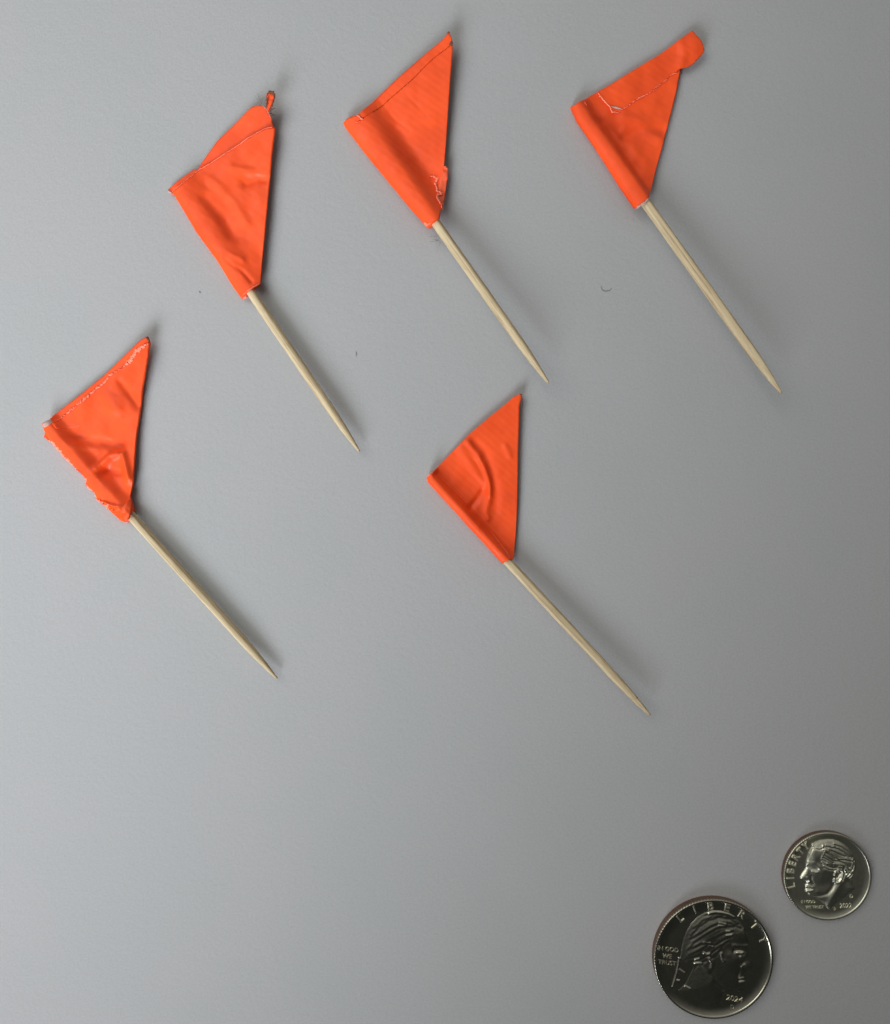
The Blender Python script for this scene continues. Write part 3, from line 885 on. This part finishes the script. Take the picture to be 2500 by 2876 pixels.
def dime():
    T, R = 1.35, 8.955
    cx, cy = W(2326, 2462.5, T)
    k = 8.955 / 765.0                              # zoom picture units -> mm
    D = lambda pts: [((x - 905) * k, -(y - 945) * k) for x, y in pts]
    base = thing("dime_coin", "small silver coin dated 2022 with a head facing left, the upper coin", "coin", (cx, cy))
    coin_body(base, cx, cy, R, T, 118, M_nickel, M_copper, rim_w=0.50, rim_h=0.17)
    fz = T - 0.17
    outline = D([(640, 372), (700, 340), (780, 312), (880, 298), (1000, 300), (1100, 335), (1190, 390), (1270, 455), (1335, 535), (1375, 620),
                 (1398, 720), (1398, 800), (1375, 880), (1350, 940), (1325, 1000), (1340, 1050), (1385, 1155), (1300, 1232), (1160, 1345),
                 (1040, 1440), (970, 1510), (930, 1532), (895, 1500), (850, 1430), (780, 1370), (700, 1320), (620, 1290), (570, 1265), (552, 1235),
                 (520, 1210), (508, 1170), (530, 1150), (512, 1125), (508, 1095), (535, 1065), (525, 1025), (470, 1005), (430, 985), (422, 955),
                 (450, 900), (500, 830), (528, 775), (520, 720), (528, 680), (545, 620), (570, 540), (605, 460), (638, 415), (625, 390)])
    S = lambda *pts: D(list(pts))
    fe = [
        (S((590, 560), (610, 470), (680, 420)), 0.7, 0.10), (S((560, 700), (640, 700), (720, 745)), 0.45, 0.10),
        (S((560, 760), (620, 790), (700, 800)), 0.35, -0.16), (S((620, 835), (660, 850), (700, 845)), 0.18, 0.10),
        (S((740, 790), (790, 820)), 0.6, 0.12), (S((480, 940), (530, 880), (550, 800)), 0.35, 0.08),
        (S((530, 950), (565, 975), (580, 1010)), 0.25, 0.14), (S((600, 940), (610, 1000), (640, 1060)), 0.3, -0.10),
        (S((545, 1075), (590, 1110), (625, 1120)), 0.22, 0.10), (S((520, 1138), (580, 1145), (620, 1150)), 0.16, -0.14),
        (S((540, 1185), (590, 1180), (620, 1160)), 0.25, 0.10), (S((580, 1235), (640, 1230), (700, 1200)), 0.4, 0.06),
        (S((700, 880), (760, 930)), 0.8, 0.10), (S((700, 1080), (820, 1080), (930, 1040)), 1.0, -0.06),
        # jaw and neck
        (S((640, 1275), (760, 1270), (880, 1230), (960, 1140), (1000, 1050)), 0.35, -0.17),
        (S((1090, 1060), (1050, 1130), (1000, 1210), (950, 1290), (900, 1400)), 0.55, 0.16),
        (S((1200, 1040), (1180, 1150), (1100, 1290)), 0.8, -0.10),
        # ear
        (S((990, 890), (1005, 830), (1060, 792), (1120, 815), (1142, 880), (1120, 960), (1075, 1015), (1020, 1035), (992, 1010), (995, 965)), 0.19, 0.28),
        (S((1050, 840), (1090, 880), (1060, 940), (1030, 960)), 0.24, -0.22), (S((1070, 850), (1095, 870)), 0.12, 0.12),
        (S((1160, 800), (1175, 900), (1140, 990)), 0.22, -0.16),
        (S((640, 390), (660, 420), (720, 435), (780, 410), (800, 380)), 0.16, 0.14), (S((650, 440), (740, 455), (810, 430)), 0.16, -0.16),
    ]
    strands = [
        [(800, 440), (880, 480), (960, 560), (1060, 610), (1180, 620), (1300, 650)],
        [(800, 520), (880, 570), (960, 620), (1080, 640), (1180, 680), (1250, 740)],
        [(770, 600), (850, 640), (950, 690), (1060, 700), (1150, 720), (1240, 800)],
        [(770, 660), (860, 710), (950, 740), (1040, 740), (1130, 760), (1190, 850)],
        [(800, 730), (880, 770), (960, 780), (1010, 790)],
        [(820, 480), (920, 520), (1000, 590)], [(900, 440), (980, 470), (1080, 520), (1180, 560)],
        [(960, 410), (1060, 430), (1160, 490), (1260, 570)], [(1000, 360), (1120, 400), (1220, 470), (1310, 580)],
        [(850, 380), (940, 400), (1000, 400)], [(780, 560), (860, 600), (950, 660)], [(860, 680), (960, 720), (1080, 710), (1200, 760), (1250, 860)],
        [(1320, 640), (1330, 720), (1300, 800)], [(1360, 680), (1370, 780), (1330, 860)],
        [(1280, 800), (1250, 860), (1210, 900)], [(1320, 830), (1290, 890), (1250, 930)], [(1340, 890), (1310, 940), (1280, 960)],
    ]
    fe.append((S((800, 520), (860, 620), (900, 760)), 2.0, 0.42))
    fe.append((S((640, 500), (660, 600), (640, 660)), 0.6, 0.08))
    rng = random.Random(2)
    for st in strands:
        fe.append((D(st), 0.19, 0.11))
        fe.append((D([(x + 8, y + 26) for x, y in st]), 0.16, -0.10))
        fe.append((D([(x - 10, y - 30 + rng.uniform(-6, 6)) for x, y in st]), 0.10, 0.04))
    relief("portrait", outline, fe, cx, cy, fz, 0.52, 2.3, 0.065, M_nickel, base, 3)
    items = []
    for i, ch in enumerate("LIBERTY"):
        a = math.radians(194.5 - i * (194.5 - 125.5) / 6)
        items.append((ch, 7.52 * math.cos(a), 7.52 * math.sin(a), 1.95, a - math.pi / 2, 0.95))
    p = D([(570, 1385), (680, 1477), (1222, 1452), (1318, 1290), (1030, 1512)])
    items += [("IN GOD", *p[0], 0.82, 0.0, 0.98), ("WE TRUST", *p[1], 0.82, 0.0, 0.95),
              ("2022", *p[2], 1.32, 0.03, 0.95), ("D", *p[3], 1.0, 0.0, 1.0), ("JS", *p[4], 0.55, 0.3, 1.0)]
    lettering("lettering", items, fz, 0.10, M_letter, base, cx, cy)

def quarter():
    T, R = 1.75, 12.13
    cx, cy = W(2005.5, 2695, T)
    k = 12.13 / 773.0
    D = lambda pts: [((x - 898) * k, -(y - 942) * k) for x, y in pts]
    base = thing("quarter_coin", "large dark shiny coin dated 2024 with a head facing right, the lower coin", "coin", (cx, cy))
    coin_body(base, cx, cy, R, T, 119, M_nickel_dark, M_copper, rim_w=0.55, rim_h=0.18, ampl=0.10)
    fz = T - 0.18
    S = lambda *pts: D(list(pts))
    outline = D([(470, 905), (485, 790), (510, 680), (550, 580), (610, 480), (690, 395), (780, 345), (880, 315), (990, 318), (1090, 340),
                 (1180, 395), (1250, 470), (1300, 550), (1335, 630), (1352, 700), (1358, 760), (1338, 810), (1345, 870), (1365, 940),
                 (1398, 1020), (1402, 1060), (1375, 1090), (1325, 1092), (1305, 1125), (1318, 1165), (1298, 1195), (1316, 1225), (1296, 1262),
                 (1300, 1310), (1270, 1355), (1200, 1372), (1120, 1355), (1050, 1380), (990, 1440), (975, 1520), (965, 1565), (900, 1540),
                 (760, 1500), (620, 1450), (500, 1400), (440, 1350), (540, 1250), (600, 1130), (640, 1045), (560, 1000), (500, 950)])
    fe = [
        (S((1280, 560), (1310, 680), (1330, 750)), 0.5, 0.06), (S((1150, 760), (1240, 770), (1330, 775)), 0.45, 0.12),
        (S((1160, 830), (1240, 815), (1320, 830)), 0.3, -0.20), (S((1200, 850), (1240, 860), (1270, 855)), 0.2, 0.16),
        (S((1240, 905), (1255, 930)), 0.3, 0.18), (S((1100, 870), (1160, 930)), 0.8, 0.10),
        (S((1290, 900), (1330, 980), (1370, 1040)), 0.4, 0.08), (S((1260, 1030), (1290, 1010), (1320, 1040)), 0.3, 0.14),
        (S((1220, 1000), (1230, 1080), (1210, 1140)), 0.35, -0.10), (S((1230, 1185), (1270, 1180), (1300, 1188)), 0.2, 0.12),
        (S((1220, 1210), (1270, 1208), (1305, 1212)), 0.16, -0.14), (S((1230, 1240), (1280, 1245)), 0.25, 0.08),
        (S((1240, 1320), (1270, 1320)), 0.5, 0.08),
        (S((1150, 1350), (1020, 1320), (920, 1230), (860, 1120)), 0.5, -0.16),
        (S((780, 1010), (830, 1100), (870, 1200)), 0.7, 0.12), (S((990, 860), (1000, 920), (1020, 950)), 0.3, 0.12),
        (S((840, 930), (870, 980), (860, 1040)), 0.35, 0.16),
        (S((530, 1290), (590, 1320)), 0.16, 0.12),
    ]
    strands = [
        [(1200, 470), (1100, 400), (960, 380), (820, 420), (700, 500), (600, 620)],
        [(1240, 520), (1120, 460), (980, 450), (840, 500), (720, 580), (590, 660)],
        [(1150, 500), (1040, 490), (920, 520), (780, 600), (640, 700), (560, 800)],
        [(1130, 560), (1020, 580), (900, 640), (760, 700), (600, 780)],
        [(1120, 620), (1020, 660), (920, 720), (800, 740), (700, 800), (560, 880)],
        [(1080, 680), (980, 740), (900, 800), (820, 860), (700, 930), (560, 960)],
        [(1010, 740), (940, 820), (860, 880), (760, 860)],
        [(980, 800), (900, 880), (800, 920), (680, 990), (640, 1040)],
        [(760, 720), (840, 700), (900, 680)], [(800, 350), (900, 340), (1030, 350), (1150, 400)], [(640, 520), (760, 420), (880, 370), (1000, 370)],
        [(540, 920), (600, 900), (700, 860)], [(640, 990), (720, 1000)],
    ]
    for st in strands:
        fe.append((D(st), 0.28, 0.034))
        fe.append((D([(x + 5, y + 30) for x, y in st]), 0.24, -0.03))
    for ct, w_, a_ in (((1120, 980), 1.7, 0.20), ((1230, 620), 1.5, 0.16), ((1160, 1220), 1.7, 0.16), ((900, 1280), 2.8, 0.10),
                       ((760, 560), 2.6, 0.12), ((650, 820), 1.8, 0.14), ((1330, 1010), 0.8, 0.10)):
        fe.append((D([ct, (ct[0] + 25, ct[1] + 10)]), w_, a_))
    for hl, w_, a_ in (([(840, 345), (920, 325), (1000, 335), (1080, 355), (1160, 390)], 0.26, 0.17), ([(970, 470), (1050, 485)], 0.2, 0.12),
                       ([(960, 500), (1050, 512)], 0.2, 0.10), ([(1060, 572), (1095, 575)], 0.2, 0.12), ([(1060, 625), (1120, 618)], 0.2, 0.12),
                       ([(765, 850), (800, 868), (835, 862)], 0.25, 0.16), ([(660, 940), (700, 930)], 0.22, 0.14), ([(655, 990), (735, 988)], 0.2, 0.14),
                       ([(830, 760), (880, 770)], 0.18, 0.10), ([(760, 715), (850, 722)], 0.2, 0.08)):
        fe.append((D(hl), w_, a_))
    relief("portrait", outline, fe, cx, cy, fz, 0.34, 5.0, 0.085, M_nickel_dark, base, 8, soft=1.0)
    bow = D([(440, 915), (475, 925), (452, 1055), (535, 1112), (528, 1150), (436, 1125), (418, 1198), (468, 1208), (462, 1245),
             (408, 1240), (388, 1305), (352, 1292), (400, 1130)])
    relief("hair_ribbon", bow, [], cx, cy, fz, 0.20, 0.45, 0.075, M_nickel_dark, base, 9)
    items = []
    for i, ch in enumerate("LIBERTY"):
        a = math.radians(129 - i * 108 / 6.0)
        items.append((ch, 10.72 * math.cos(a), 10.72 * math.sin(a), 2.3, a - math.pi / 2, 1.0))
    p = D([(312, 815), (298, 905), (300, 990), (1170, 1455), (1140, 1562)])
    items += [("IN GOD", *p[0], 1.22, -0.12, 0.98), ("WE", *p[1], 1.22, -0.12, 1.0), ("TRUST", *p[2], 1.22, -0.12, 1.0),
              ("2024", *p[3], 1.55, -0.2, 1.1), ("D", *p[4], 1.15, -0.1, 1.0)]
    lettering("lettering", items, fz, 0.10, M_letter_dark, base, cx, cy)

dime()
quarter()

# ------------------------------------------------------------------ specks of lint lying on the paper
def speck(pts_px, r, label):
    r *= 0.7
    V, Fc = fibre("", [(*W(x, y), r + 0.02 + 0.25 * abs(math.sin(i * 1.3)) * r) for i, (x, y) in enumerate(pts_px)], r, M_lint)
    o = mesh_obj("lint_fibre", V, Fc, M_lint)
    o["label"] = label; o["category"] = "lint"; o["group"] = "bits of lint on the paper"
speck([(1688, 803), (1690, 812), (1698, 818), (1712, 816), (1718, 808)], 0.07, "tiny curled dark fibre on the paper between the two upper right flags' sticks")
speck([(559, 818), (562, 823), (563, 820)], 0.09, "tiny dark speck on the paper just left of the bottom of the twisted tip flag")
speck([(1000, 988), (1001, 995), (1000, 1002)], 0.07, "faint short fibre right of the bare stick of the twisted tip flag")
